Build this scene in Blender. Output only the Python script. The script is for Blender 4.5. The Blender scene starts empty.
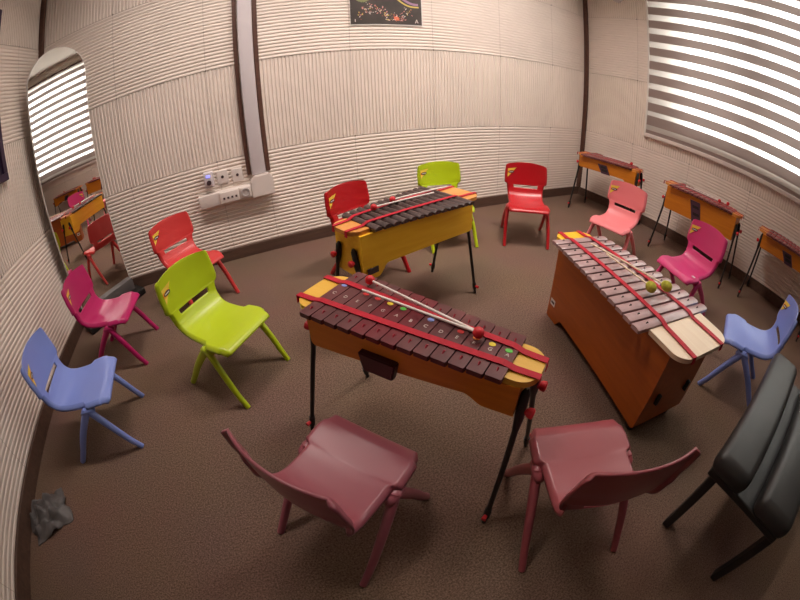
import bpy, bmesh, math, random
from mathutils import Vector, Matrix
random.seed(4)
scene = bpy.context.scene
COL = scene.collection
PI = math.pi

# ------------------------------------------------------------------ materials
def pbr(name, color, rough=0.5, spec=0.5, metal=0.0, coat=0.0, noise=None, bump=None, trans=0.0):
    """noise=(scale, amount) varies the base colour, bump=(scale, strength, distance)"""
    m = bpy.data.materials.new(name); m.use_nodes = True
    nt = m.node_tree; b = nt.nodes['Principled BSDF']
    b.inputs['Base Color'].default_value = (*color, 1)
    b.inputs['Roughness'].default_value = rough
    b.inputs['Specular IOR Level'].default_value = spec
    b.inputs['Metallic'].default_value = metal
    b.inputs['Coat Weight'].default_value = coat
    b.inputs['Coat Roughness'].default_value = 0.15
    if noise or bump:
        tc = nt.nodes.new('ShaderNodeTexCoord')
    if noise:
        n = nt.nodes.new('ShaderNodeTexNoise'); n.inputs['Scale'].default_value = noise[0]
        n.inputs['Detail'].default_value = 6
        nt.links.new(tc.outputs['Object'], n.inputs['Vector'])
        r = nt.nodes.new('ShaderNodeValToRGB')
        a = noise[1]
        r.color_ramp.elements[0].position = 0.3; r.color_ramp.elements[1].position = 0.7
        r.color_ramp.elements[0].color = (*[c * (1 - a) for c in color], 1)
        r.color_ramp.elements[1].color = (*[min(1, c * (1 + a)) for c in color], 1)
        nt.links.new(n.outputs['Fac'], r.inputs['Fac'])
        nt.links.new(r.outputs['Color'], b.inputs['Base Color'])
    if bump:
        n2 = nt.nodes.new('ShaderNodeTexNoise'); n2.inputs['Scale'].default_value = bump[0]
        n2.inputs['Detail'].default_value = 4
        nt.links.new(tc.outputs['Object'], n2.inputs['Vector'])
        bp = nt.nodes.new('ShaderNodeBump'); bp.inputs['Strength'].default_value = bump[1]
        bp.inputs['Distance'].default_value = bump[2]
        nt.links.new(n2.outputs['Fac'], bp.inputs['Height'])
        nt.links.new(bp.outputs['Normal'], b.inputs['Normal'])
    return m

def wood(name, c1, c2, rough=0.4, scale=(1.2, 14, 14), coat=0.2):
    m = bpy.data.materials.new(name); m.use_nodes = True
    nt = m.node_tree; b = nt.nodes['Principled BSDF']
    tc = nt.nodes.new('ShaderNodeTexCoord'); mp = nt.nodes.new('ShaderNodeMapping')
    mp.inputs['Scale'].default_value = scale
    n = nt.nodes.new('ShaderNodeTexNoise'); n.inputs['Scale'].default_value = 2.5
    n.inputs['Detail'].default_value = 8; n.inputs['Distortion'].default_value = 0.6
    r = nt.nodes.new('ShaderNodeValToRGB')
    r.color_ramp.elements[0].position = 0.3; r.color_ramp.elements[1].position = 0.7
    r.color_ramp.elements[0].color = (*c1, 1); r.color_ramp.elements[1].color = (*c2, 1)
    nt.links.new(tc.outputs['Object'], mp.inputs['Vector']); nt.links.new(mp.outputs['Vector'], n.inputs['Vector'])
    nt.links.new(n.outputs['Fac'], r.inputs['Fac']); nt.links.new(r.outputs['Color'], b.inputs['Base Color'])
    b.inputs['Roughness'].default_value = rough; b.inputs['Coat Weight'].default_value = coat
    b.inputs['Coat Roughness'].default_value = 0.2
    return m

M = {}
M['panel'] = pbr('ribbed_wall_panel', (0.80, 0.705, 0.635), 0.75, 0.2, noise=(3, 0.04), bump=(60, 0.15, 0.002))
M['panel_core'] = pbr('wall_core', (0.45, 0.37, 0.32), 0.9, 0.1)
M['panel_dimming'] = pbr('light_cutting_panel', (0.10, 0.08, 0.075), 0.8, 0.2, noise=(3, 0.05))  # unseen front wall coloured dark only to cut bounce light near the camera
M['screw'] = pbr('dark_screw', (0.10, 0.07, 0.06), 0.6)
M['ceiling'] = pbr('ceiling_paint', (0.78, 0.72, 0.66), 0.9, 0.1, noise=(4, 0.03))
M['trim'] = wood('brown_trim_wood', (0.075, 0.030, 0.020), (0.12, 0.052, 0.034), 0.55, coat=0.05)
M['base'] = wood('baseboard_wood', (0.075, 0.040, 0.028), (0.120, 0.066, 0.046), 0.6, coat=0.0)
M['trunk'] = pbr('trunking_plastic', (0.66, 0.60, 0.62), 0.45, 0.4)
M['trunk2'] = pbr('socket_plastic', (0.72, 0.64, 0.60), 0.4, 0.4)
M['grey'] = pbr('grey_plastic', (0.42, 0.38, 0.37), 0.5)
M['darkgrey'] = pbr('dark_grey_plastic', (0.11, 0.10, 0.10), 0.5)
M['black'] = pbr('black_plastic', (0.012, 0.011, 0.011), 0.45)
M['blacksteel'] = pbr('black_steel', (0.018, 0.015, 0.014), 0.35, 0.5)
M['leather'] = pbr('black_leather', (0.022, 0.021, 0.021), 0.45, 0.6, noise=(9, 0.15), bump=(180, 0.2, 0.002))
M['mirror'] = pbr('mirror_silver', (0.92, 0.90, 0.88), 0.012, 0.5, 1.0)
M['white'] = pbr('white_lacquer', (0.75, 0.70, 0.66), 0.4)
M['yellow'] = wood('yellow_lacquered_wood', (0.72, 0.40, 0.035), (0.80, 0.47, 0.06), 0.4)
M['yellowbox'] = wood('amber_beech', (0.90, 0.46, 0.016), (0.98, 0.56, 0.035), 0.42)
M['orangebox'] = wood('orange_stained_beech', (0.56, 0.170, 0.008), (0.66, 0.220, 0.012), 0.42)
M['deeporange'] = wood('deep_orange_beech', (0.33, 0.070, 0.004), (0.41, 0.092, 0.006), 0.45)
M['orangetop'] = wood('orange_plate', (0.62, 0.24, 0.05), (0.72, 0.32, 0.07), 0.4)
M['cream'] = wood('cream_plywood', (0.78, 0.60, 0.42), (0.86, 0.70, 0.52), 0.4)
M['rose'] = pbr('maroon_bar', (0.120, 0.030, 0.032), 0.5, 0.4, coat=0.0, noise=(12, 0.3))
M['rosered'] = pbr('wine_red_bar', (0.140, 0.007, 0.014), 0.5, 0.4, coat=0.0, noise=(12, 0.25))
M['darkbar'] = pbr('dark_brown_bar', (0.062, 0.034, 0.032), 0.4, 0.5, coat=0.1, noise=(15, 0.3))
M['pinkbar'] = pbr('pale_rosewood_bar', (0.42, 0.275, 0.28), 0.28, 0.6, coat=0.4, noise=(6, 0.3))
M['wallbar'] = pbr('rosewood_bar', (0.20, 0.055, 0.055), 0.28, 0.6, coat=0.4, noise=(9, 0.35))
M['strap'] = pbr('red_strap', (0.46, 0.010, 0.028), 0.6, 0.3, noise=(40, 0.15))
M['redball'] = pbr('red_rubber', (0.60, 0.015, 0.025), 0.45)
M['felt'] = pbr('yellow_green_felt', (0.48, 0.46, 0.07), 0.95, 0.1, noise=(60, 0.25), bump=(120, 0.6, 0.004))
M['stick'] = pbr('white_stick', (0.80, 0.73, 0.68), 0.4)
M['stickwood'] = pbr('cream_stick', (0.80, 0.66, 0.48), 0.4)
M['maroonblock'] = pbr('maroon_plastic', (0.060, 0.010, 0.014), 0.4)
M['purpleplate'] = pbr('dark_purple_plastic', (0.075, 0.030, 0.055), 0.45)
M['letter'] = pbr('white_print', (0.70, 0.60, 0.55), 0.6)
M['peg'] = pbr('red_peg', (0.35, 0.02, 0.04), 0.5)
for k, c in dict(blue=(0.25, 0.33, 0.75), red=(0.65, 0.03, 0.03), yellow=(0.80, 0.65, 0.03), green=(0.10, 0.55, 0.06), orange=(0.8, 0.25, 0.02)).items():
    M['dot_' + k] = pbr('dot_' + k, c, 0.5)
M['st_orange'] = pbr('sticker_orange', (0.85, 0.36, 0.03), 0.5)
M['st_yellow'] = pbr('sticker_yellow', (0.85, 0.62, 0.08), 0.5)
M['st_dark'] = pbr('sticker_dark', (0.06, 0.035, 0.04), 0.5)
M['st_white'] = pbr('sticker_white', (0.75, 0.72, 0.70), 0.5)
PL = {}
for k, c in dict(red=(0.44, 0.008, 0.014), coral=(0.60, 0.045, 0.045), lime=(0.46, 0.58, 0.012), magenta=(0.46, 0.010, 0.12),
                 rosepink=(0.62, 0.045, 0.19), pink=(0.80, 0.22, 0.24), blue=(0.22, 0.30, 0.72), dimmedpink=(0.30, 0.080, 0.105), dimmedrose=(0.32, 0.070, 0.085)).items():  # last two are pinks darkened in the colour to imitate a dim foreground
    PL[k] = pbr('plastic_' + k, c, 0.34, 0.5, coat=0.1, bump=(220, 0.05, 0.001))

def carpet():
    m = bpy.data.materials.new('brown_carpet'); m.use_nodes = True
    nt = m.node_tree; b = nt.nodes['Principled BSDF']
    tc = nt.nodes.new('ShaderNodeTexCoord')
    n = nt.nodes.new('ShaderNodeTexNoise'); n.inputs['Scale'].default_value = 150; n.inputs['Detail'].default_value = 4
    n.inputs['Roughness'].default_value = 0.75
    n2 = nt.nodes.new('ShaderNodeTexNoise'); n2.inputs['Scale'].default_value = 2.0; n2.inputs['Detail'].default_value = 3
    r = nt.nodes.new('ShaderNodeValToRGB')
    r.color_ramp.elements[0].position = 0.33; r.color_ramp.elements[1].position = 0.68
    r.color_ramp.elements[0].color = (0.078, 0.043, 0.030, 1); r.color_ramp.elements[1].color = (0.310, 0.205, 0.155, 1)
    mx = nt.nodes.new('ShaderNodeMixRGB'); mx.blend_type = 'MULTIPLY'; mx.inputs['Fac'].default_value = 0.25
    nt.links.new(tc.outputs['Object'], n.inputs['Vector']); nt.links.new(tc.outputs['Object'], n2.inputs['Vector'])
    nt.links.new(n.outputs['Fac'], r.inputs['Fac'])
    nt.links.new(r.outputs['Color'], mx.inputs['Color1']); nt.links.new(n2.outputs['Color'], mx.inputs['Color2'])
    nt.links.new(mx.outputs['Color'], b.inputs['Base Color'])
    bp = nt.nodes.new('ShaderNodeBump'); bp.inputs['Strength'].default_value = 0.6; bp.inputs['Distance'].default_value = 0.006
    nt.links.new(n.outputs['Fac'], bp.inputs['Height']); nt.links.new(bp.outputs['Normal'], b.inputs['Normal'])
    b.inputs['Roughness'].default_value = 0.95; b.inputs['Specular IOR Level'].default_value = 0.1
    return m
M['carpet'] = carpet()

def cloth_mat(name, col, diff, tl, tr):
    """roller blind cloth: diffuse + translucent + open weave (transparent)"""
    m = bpy.data.materials.new(name); m.use_nodes = True
    nt = m.node_tree; nt.nodes.remove(nt.nodes['Principled BSDF']); out = nt.nodes['Material Output']
    d = nt.nodes.new('ShaderNodeBsdfDiffuse'); d.inputs['Color'].default_value = (*col, 1)
    t = nt.nodes.new('ShaderNodeBsdfTranslucent'); t.inputs['Color'].default_value = (*[c * tl for c in col], 1)
    x = nt.nodes.new('ShaderNodeBsdfTransparent')
    a = nt.nodes.new('ShaderNodeAddShader')
    dm = nt.nodes.new('ShaderNodeBsdfDiffuse'); d.inputs['Color'].default_value = (*[c * diff for c in col], 1)
    nt.links.new(d.outputs[0], a.inputs[0]); nt.links.new(t.outputs[0], a.inputs[1])
    mx = nt.nodes.new('ShaderNodeMixShader'); mx.inputs[0].default_value = tr
    nt.links.new(a.outputs[0], mx.inputs[1]); nt.links.new(x.outputs[0], mx.inputs[2])
    nt.nodes.remove(dm)
    nt.links.new(mx.outputs[0], out.inputs['Surface'])
    return m
M['blind_dark'] = cloth_mat('blind_opaque_band', (0.30, 0.235, 0.215), 0.9, 0.12, 0.0)
M['blind_sheer'] = cloth_mat('blind_sheer_band', (0.9, 0.88, 0.85), 0.33, 0.55, 0.35)

def glass():
    m = bpy.data.materials.new('window_glass'); m.use_nodes = True
    nt = m.node_tree; nt.nodes.remove(nt.nodes['Principled BSDF']); out = nt.nodes['Material Output']
    x = nt.nodes.new('ShaderNodeBsdfTransparent'); x.inputs['Color'].default_value = (0.95, 0.97, 0.96, 1)
    g = nt.nodes.new('ShaderNodeBsdfGlossy'); g.inputs['Roughness'].default_value = 0.02
    mx = nt.nodes.new('ShaderNodeMixShader'); mx.inputs[0].default_value = 0.06
    nt.links.new(x.outputs[0], mx.inputs[1]); nt.links.new(g.outputs[0], mx.inputs[2]); nt.links.new(mx.outputs[0], out.inputs['Surface'])
    return m
M['glass'] = glass()
def glow(name, col, s):
    m = bpy.data.materials.new(name); m.use_nodes = True
    b = m.node_tree.nodes['Principled BSDF']
    b.inputs['Base Color'].default_value = (*col, 1); b.inputs['Emission Color'].default_value = (*col, 1); b.inputs['Emission Strength'].default_value = s
    return m
M['led'] = glow('blue_led', (0.25, 0.25, 1.0), 1.2)
M['purpleframe'] = pbr('dark_purple_frame', (0.035, 0.015, 0.045), 0.4)
M['darkpic'] = pbr('dark_picture', (0.02, 0.012, 0.03), 0.3, noise=(4, 0.5))
M['poster'] = pbr('poster_dark', (0.055, 0.042, 0.038), 0.45, noise=(5, 0.35))

# ------------------------------------------------------------------ helpers
def link(name, me, mats, parent=None, smooth=False):
    o = bpy.data.objects.new(name, me); COL.objects.link(o)
    if not isinstance(mats, (list, tuple)): mats = [mats]
    for m in mats: me.materials.append(m)
    if parent: o.parent = parent
    if smooth:
        for p in me.polygons: p.use_smooth = True
    return o

def obj(name, bm, mats, parent=None, smooth=False, angle=None):
    bmesh.ops.recalc_face_normals(bm, faces=bm.faces)
    me = bpy.data.meshes.new(name); bm.to_mesh(me); bm.free()
    o = link(name, me, mats, parent, smooth)
    if angle is not None:
        me.polygons.foreach_set('use_smooth', [True] * len(me.polygons))
        try: me.set_sharp_from_angle(angle=math.radians(angle))
        except Exception: pass
    return o

def tag(o, label=None, cat=None, group=None, kind=None):
    if label: o['label'] = label
    if cat: o['category'] = cat
    if group: o['group'] = group
    if kind: o['kind'] = kind
    return o

def empty(name, loc, rz, label, cat, group=None):
    o = bpy.data.objects.new(name, None); COL.objects.link(o)
    o.empty_display_size = 0.1
    o.location = loc; o.rotation_euler = (0, 0, rz)
    return tag(o, label, cat, group)

def dup(root, loc, rz, label, group=None, mats=None):
    r = root.copy(); COL.objects.link(r); r.location = loc; r.rotation_euler = (0, 0, rz)
    r['label'] = label
    if group: r['group'] = group
    def cp(o, par):
        c = o.copy(); COL.objects.link(c); c.parent = par
        for g in list(o.children): cp(g, c)
    for ch in list(root.children): cp(ch, r)
    return r

def setmat(o, m):
    o.material_slots[0].link = 'OBJECT'; o.material_slots[0].material = m

def box(bm, x0, x1, y0, y1, z0, z1, bev=0.0, mi=0, mat=None):
    vs = [bm.verts.new((x, y, z)) for x in (x0, x1) for y in (y0, y1) for z in (z0, z1)]
    q = [(0, 1, 3, 2), (4, 6, 7, 5), (0, 4, 5, 1), (2, 3, 7, 6), (0, 2, 6, 4), (1, 5, 7, 3)]
    fs = [bm.faces.new([vs[i] for i in f]) for f in q]
    for f in fs: f.material_index = mi
    if bev > 0:
        es = list({e for f in fs for e in f.edges})
        r = bmesh.ops.bevel(bm, geom=es, offset=bev, segments=3, affect='EDGES', profile=0.5)
        for f in r['faces']: f.material_index = mi
    if mat is not None:
        allv = [v for v in bm.verts if v.tag is False]
    return vs

def tube(bm, pts, radii, n=14, flat=1.0, up=None, mi=0):
    """swept tube through pts with a radius at each; flat squeezes one axis"""
    pts = [Vector(p) for p in pts]
    rings = []
    for i, p in enumerate(pts):
        a = pts[max(i - 1, 0)]; b = pts[min(i + 1, len(pts) - 1)]
        t = (b - a).normalized()
        u = Vector(up) if up else (Vector((0, 0, 1)) if abs(t.z) < 0.9 else Vector((1, 0, 0)))
        s = t.cross(u).normalized(); w = s.cross(t).normalized()
        rings.append([bm.verts.new(p + s * (math.cos(2 * PI * k / n) * radii[i]) + w * (math.sin(2 * PI * k / n) * radii[i] * flat)) for k in range(n)])
    for i in range(len(rings) - 1):
        for k in range(n):
            f = bm.faces.new((rings[i][k], rings[i][(k + 1) % n], rings[i + 1][(k + 1) % n], rings[i + 1][k])); f.material_index = mi
    for rg in (rings[0], rings[-1]):
        f = bm.faces.new(rg); f.material_index = mi

def ball(bm, c, r, sx=1, sy=1, sz=1, seg=20):
    g = bmesh.ops.create_uvsphere(bm, u_segments=seg, v_segments=seg // 2, radius=r)
    for v in g['verts']: v.co = Vector((v.co.x * sx + c[0], v.co.y * sy + c[1], v.co.z * sz + c[2]))

def prism(bm, outline, axis, a, b, mi=0):
    """outline: 2D points; axis 'y': outline in x,z extruded from y=a to y=b; 'z': outline x,y"""
    def P(q, t):
        return (q[0], t, q[1]) if axis == 'y' else ((q[0], q[1], t) if axis == 'z' else (t, q[0], q[1]))
    A = [bm.verts.new(P(q, a)) for q in outline]; B = [bm.verts.new(P(q, b)) for q in outline]
    n = len(A); fs = [bm.faces.new(A), bm.faces.new(B[::-1])]
    for i in range(n): fs.append(bm.faces.new((A[i], B[i], B[(i + 1) % n], A[(i + 1) % n])))
    for f in fs: f.material_index = mi
    return fs

def round_rect(x0, x1, y0, y1, r, n=6, corners=(1, 1, 1, 1)):
    pts = []
    for (cx, cy, a0, on, px, py) in ((x1, y1, 0, corners[0], -1, -1), (x0, y1, PI / 2, corners[1], 1, -1), (x0, y0, PI, corners[2], 1, 1), (x1, y0, 1.5 * PI, corners[3], -1, 1)):
        if on:
            for k in range(n + 1):
                a = a0 + PI / 2 * k / n
                pts.append((cx + px * r + r * math.cos(a), cy + py * r + r * math.sin(a)))
        else: pts.append((cx, cy))
    return pts

def text_mesh(s, size):
    cu = bpy.data.curves.new('txt', 'FONT'); cu.body = s; cu.size = size; cu.align_x = 'CENTER'; cu.align_y = 'CENTER'; cu.extrude = 0.0004
    to = bpy.data.objects.new('txt', cu); COL.objects.link(to)
    bpy.context.view_layer.update()
    me = bpy.data.meshes.new_from_object(to.evaluated_get(bpy.context.evaluated_depsgraph_get()))
    bpy.data.objects.remove(to); bpy.data.curves.remove(cu)
    me.name = 'note_letter'; me.materials.clear()
    return me

# ------------------------------------------------------------------ room
XL, XR, YB, YS, ZC = -1.593, 3.664, 2.890, -1.70, 3.36
BASE, P, PITCH, DEP = 0.096, 0.72, 0.0288, 0.0060
def prof(a, b, DEP):
    """rib profile breakpoints between a and b"""
    out = []
    k = math.floor(a / PITCH) - 1
    pts = []
    while k * PITCH < b + PITCH:
        s = k * PITCH
        pts += [(s, -DEP), (s + 0.0085, -DEP), (s + 0.0115, -0.0012), (s + 0.0140, 0), (s + 0.0232, 0), (s + 0.0257, -0.0012)]
        k += 1
    def h(x):
        for i in range(len(pts) - 1):
            if pts[i][0] <= x <= pts[i + 1][0]:
                t = (x - pts[i][0]) / (pts[i + 1][0] - pts[i][0] + 1e-12)
                return pts[i][1] * (1 - t) + pts[i + 1][1] * t
        return 0
    out = [(a, h(a))] + [q for q in pts if a + 1e-5 < q[0] < b - 1e-5] + [(b, h(b))]
    return out

def minus(r, hole):
    if hole is None: return [r]
    a0, a1, z0, z1 = r; b0, b1, w0, w1 = hole
    if a1 <= b0 or a0 >= b1 or z1 <= w0 or z0 >= w1: return [r]
    out = []
    if a0 < b0: out.append((a0, b0, z0, z1))
    if a1 > b1: out.append((b1, a1, z0, z1))
    m0, m1 = max(a0, b0), min(a1, b1)
    if z0 < w0: out.append((m0, m1, z0, w0))
    if z1 > w1: out.append((m0, m1, w1, z1))
    return out

def ribbed_wall(name, pt, a_lo, a_hi, seams, hole=None):
    """pt(a, h, z): point at a along the wall, h out of the wall plane into the room, height z"""
    bm = bmesh.new()
    cuts = [a_lo] + [s for s in sorted(seams) if a_lo + 0.03 < s < a_hi - 0.03] + [a_hi]
    row = 0; z0 = BASE - 0.01
    zs = [BASE + P * k for k in range(0, 6) if BASE + P * k < ZC - 0.02] + [ZC]
    for row in range(len(zs) - 1):
        z0, z1 = zs[row], zs[row + 1]
        if row == 0: z0 = 0.0
        for i in range(len(cuts) - 1):
            for (a0, a1, w0, w1) in minus((cuts[i] + 0.0012, cuts[i + 1] - 0.0012, z0 + 0.0012, z1 - 0.0012), hole):
                if a1 - a0 < 0.004 or w1 - w0 < 0.004: continue
                if row % 2 == 0:
                    pf = prof(w0, w1, 0.0048)
                    L = [[bm.verts.new(pt(a, h, z)) for (z, h) in pf] for a in (a0, a1)]
                else:
                    pf = prof(a0, a1, 0.0088)
                    L = [[bm.verts.new(pt(a, h, z)) for (a, h) in pf] for z in (w0, w1)]
                for k in range(len(pf) - 1):
                    bm.faces.new((L[0][k], L[0][k + 1], L[1][k + 1], L[1][k]))
    # small dark fixings where the panels meet
    for z in zs[1:-1]:
        for s in cuts[1:-1]:
            if hole and hole[0] - .02 < s < hole[1] + .02 and hole[2] - .02 < z < hole[3] + .02: continue
            c = [bm.verts.new(pt(s + 0.006 * math.cos(2 * PI * k / 8), 0.0015, z + 0.006 * math.sin(2 * PI * k / 8))) for k in range(8)]
            bm.faces.new(c).material_index = 2
    # solid wall behind the panels
    T = 0.24
    for (a0, a1, w0, w1) in minus((a_lo - 0.24, a_hi + 0.24, -0.05, ZC + 0.1), hole):
        vs = [bm.verts.new(pt(a, h, z)) for a in (a0, a1) for h in (-0.0105, -T) for z in (w0, w1)]
        for f in [(0, 1, 3, 2), (4, 6, 7, 5), (0, 4, 5, 1), (2, 3, 7, 6), (0, 2, 6, 4), (1, 5, 7, 3)]:
            bm.faces.new([vs[i] for i in f]).material_index = 1
    me = bpy.data.meshes.new(name); bm.to_mesh(me); bm.free()
    return tag(link(name, me, [M['panel_dimming'] if name == 'wall_front' else M['panel'], M['panel_core'], M['screw']]), kind='structure')

ribbed_wall('wall_back', lambda a, h, z: (a, YB - h, z), XL, XR, [0.1925 + P * i for i in range(0, 5)] + [-0.183 - P * i for i in range(0, 2)])
WIN = (-1.00, 1.985, 1.10, 3.10)
ribbed_wall('wall_right', lambda a, h, z: (XR - h, a, z), YS, YB, [2.886 - P * j for j in range(1, 7)], WIN)
ribbed_wall('wall_left', lambda a, h, z: (XL + h, a, z), YS, YB, [2.506 - P * j for j in range(0, 6)])
ribbed_wall('wall_front', lambda a, h, z: (a, YS + h, z), XL, XR, [XL + P * j for j in range(1, 8)])
bm = bmesh.new(); box(bm, XL - .25, XR + .25, YS - .25, YB + .25, -0.12, 0.0)
tag(obj('floor', bm, M['carpet']), kind='structure')
bm = bmesh.new(); box(bm, XL - .25, XR + .25, YS - .25, YB + .25, ZC, ZC + .12)
tag(obj('ceiling', bm, M['ceiling']), kind='structure')
# baseboards
def baseboard(name, x0, x1, y0, y1):
    bm = bmesh.new(); box(bm, x0, x1, y0, y1, 0, BASE, 0.003)
    tag(obj(name, bm, M['base']), kind='structure')
baseboard('baseboard_back', XL, XR, YB - 0.016, YB + .004)
baseboard('baseboard_right', XR - 0.016, XR + .004, YS, YB - .016)
baseboard('baseboard_left', XL - .004, XL + 0.016, YS, YB - .016)
baseboard('baseboard_front', XL + .016, XR - .016, YS - .004, YS + 0.016)
# brown corner battens and the two strips beside the cable duct
def batten(name, x0, x1, y0, y1, z0, z1):
    bm = bmesh.new(); box(bm, x0, x1, y0, y1, z0, z1, 0.003)
    tag(obj(name, bm, M['trim']), kind='structure')
batten('trim_1', XR - 0.040, XR + .004, YB - 0.040, YB + .004, BASE, ZC)
batten('trim_2', XL - .004, XL + 0.040, YB - 0.036, YB + .004, BASE, ZC)
batten('trim_3', 0.032, 0.063, YB - 0.024, YB + .004, 0.66, ZC)
batten('trim_4', 0.181, 0.214, YB - 0.024, YB + .004, 0.66, ZC)

# window: frame, glass, sill, with the white sky outside
fr = bmesh.new(); y0, y1, z0, z1 = WIN; y1 = 1.70; xo = XR + 0.19
for (a, b, c, d) in ((y0, y1, z0, z0 + .06), (y0, y1, z1 - .06, z1), (y0, y0 + .06, z0 + .06, z1 - .06), (y1 - .06, y1, z0 + .06, z1 - .06), (0.775, 0.905, z0 + .06, z1 - .06)):
    box(fr, xo - .03, xo + .03, a, b, c, d, 0.004)
w = tag(obj('window_1', fr, M['white']), kind='structure')
g = bmesh.new(); box(g, xo - .004, xo + .004, y0 + .06, .775, z0 + .06, z1 - .06)
obj('pane', g, M['glass'], w)
g = bmesh.new(); prism(g, [(XR + .006, 1.982), (XR + .215, 1.982), (XR + .215, 1.70), (XR + .17, 1.70)], 'z', z0 + .001, z1 - .001)
obj('side_reveal', g, M['white'], w)
g = bmesh.new(); box(g, xo - .004, xo + .004, .905, y1 - .06, z0 + .06, z1 - .06)
obj('pane', g, M['glass'], w)

# zebra roller blind, one cloth with opaque and sheer bands
BY0, BY1 = -1.15, 2.006
bl = empty('roller_blind', (XR - 0.017, (BY0 + BY1) / 2, 0.945), 0, 'wide beige roller blind with alternating opaque and sheer bands over the bright window', 'blind')
def rel(y): return y - (BY0 + BY1) / 2
H2 = (BY1 - BY0) / 2
edges = [0.985 - .945, 1.023 - .945]        # dark, sheer(no light behind), dark ...
zz = [0.038, 0.080, 0.135, 0.240]
tops = [1.229 + 0.1535 * k for k in range(0, 12)]
bands = [(0.985, 1.023, 0), (1.023, 1.077, 1), (1.077, 1.180, 0)]
zprev = 1.180; k = 0
dark_lo = [1.229, 1.3636, 1.506, 1.6503, 1.797, 1.951, 2.1086, 2.2753, 2.4337, 2.595, 2.757]
dark_hi = [1.322, 1.4072, 1.5502, 1.7063, 1.8593, 2.0208, 2.1796, 2.348, 2.5018, 2.665, 2.83]
dark_lo = [1.229 + 0.1525 * k * (1 + 0.0035 * k) for k in range(12)]
for k, lo in enumerate(dark_lo):
    bands.append((zprev, lo, 1)); bands.append((lo, lo + 0.092, 0)); zprev = lo + 0.092
BT = 3.14
bands.append((zprev, BT, 1))
bm = bmesh.new()
NY = 8
for (a, b, mi) in bands:
    for j in range(NY):
        ya, yb = -H2 + 2 * H2 * j / NY, -H2 + 2 * H2 * (j + 1) / NY
        f = bm.faces.new([bm.verts.new((0, ya, a - .945)), bm.verts.new((0, yb, a - .945)), bm.verts.new((0, yb, b - .945)), bm.verts.new((0, ya, b - .945))])
        f.material_index = mi
obj('blind_cloth', bm, [M['blind_dark'], M['blind_sheer']], bl)
bm = bmesh.new(); box(bm, -0.014, 0.014, -H2 - .004, H2 + .004, 0.0, 0.040, 0.005)
obj('bottom_rail', bm, M['trunk2'], bl)
bm = bmesh.new(); box(bm, -0.05, 0.015, -H2 - .01, H2 + .01, BT - .945 - .005, BT - .945 + .035, 0.010)
obj('head_rail', bm, M['trim'], bl)
bm = bmesh.new(); box(bm, -0.006, 0.014, H2 + .0005, H2 + .022, 0.01, BT - .945, 0.003)
obj('side_guide', bm, M['white'], bl)

# round grey device high on the right wall
bm = bmesh.new(); prism(bm, [(2.40 + .075 * math.cos(2 * PI * k / 28), 2.53 + .075 * math.sin(2 * PI * k / 28)) for k in range(28)], 'x', XR - .045, XR + .001)
bmesh.ops.bevel(bm, geom=[e for e in bm.edges if abs(e.verts[0].co.x - (XR - .045)) < 1e-5 and abs(e.verts[1].co.x - (XR - .045)) < 1e-5], offset=.02, segments=3, affect='EDGES')
tag(obj('wall_sensor', bm, M['trunk'], angle=40), 'round pale grey sensor high on the wall between corner and blind', 'sensor')

# ------------------------------------------------------------------ trunking and sockets on the back wall
yw = YB
t = empty('cable_duct', (0.122, YB, 0.66), 0, 'tall grey plastic cable duct running up the ribbed back wall between brown strips', 'cable duct')
bm = bmesh.new(); box(bm, -0.053, 0.053, -0.048, 0.0, -0.005, ZC - .662, 0.006)
obj('duct_cover', bm, M['trunk'], t, angle=40)
t = empty('wall_trunking', (-0.07, YB, 0.54), 0, 'grey horizontal trunking with sockets at foot of the cable duct', 'trunking')
bm = bmesh.new(); box(bm, -0.305, 0.135, -0.062, 0.0, -0.050, 0.052, 0.006)
obj('trunking_body', bm, M['trunk2'], t, angle=40)
bm = bmesh.new()
prism(bm, [(0.115, -.058), (0.292, -.058), (0.292, .075), (0.262, .112), (0.150, .112), (0.115, .075)], 'y', -0.075, 0.0)
bmesh.ops.bevel(bm, geom=[e for e in bm.edges if e.verts[0].co.y < -.07 and e.verts[1].co.y < -.07], offset=.008, segments=2, affect='EDGES')
obj('junction_box', bm, M['trunk2'], t, angle=40)
bm = bmesh.new(); box(bm, -0.135, 0.015, -0.076, -0.060, -0.042, 0.046, 0.005)
pp = obj('port_panel', bm, M['trunk2'], t, angle=40)
for k in range(4):
    bm = bmesh.new(); box(bm, -0.112 + k * .032, -0.096 + k * .032, -0.0775, -0.0755, -0.012, 0.004)
    obj('port', bm, M['st_dark'], pp)
bm = bmesh.new(); box(bm, 0.024, 0.110, -0.078, -0.060, -0.038, 0.048, 0.006)
so = obj('socket_outlet', bm, M['trunk2'], t, angle=40)
bm = bmesh.new()
ring = [[bm.verts.new((0.067 + r * math.cos(2 * PI * k / 24), yy, 0.005 + r * math.sin(2 * PI * k / 24))) for k in range(24)] for (r, yy) in ((.034, -.0782), (.032, -.084), (.026, -.084), (.024, -.0785))]
for a, b in ((0, 1), (1, 2), (2, 3)):
    for k in range(24): bm.faces.new((ring[a][k], ring[a][(k + 1) % 24], ring[b][(k + 1) % 24], ring[b][k]))
bm.faces.new(ring[3])
obj('socket_ring', bm, M['grey'], so, angle=40)
t = empty('plug_adapter', (-0.267, YB, 0.645), 0, 'small grey plug adapter with a lit blue lamp above the trunking', 'adapter')
bm = bmesh.new(); box(bm, -0.038, 0.038, -0.06, 0.0, 0.0, 0.118, 0.008)
obj('adapter_body', bm, M['trunk'], t, angle=40)
bm = bmesh.new(); prism(bm, round_rect(-.016, .016, .078, .098, .006), 'y', -.063, -.059)
obj('lamp', bm, M['led'], t)
bm = bmesh.new(); prism(bm, [(.019 * math.cos(2 * PI * k / 20), .038 + .019 * math.sin(2 * PI * k / 20)) for k in range(20)], 'y', -.068, -.058)
obj('knob', bm, M['st_dark'], t)
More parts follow.
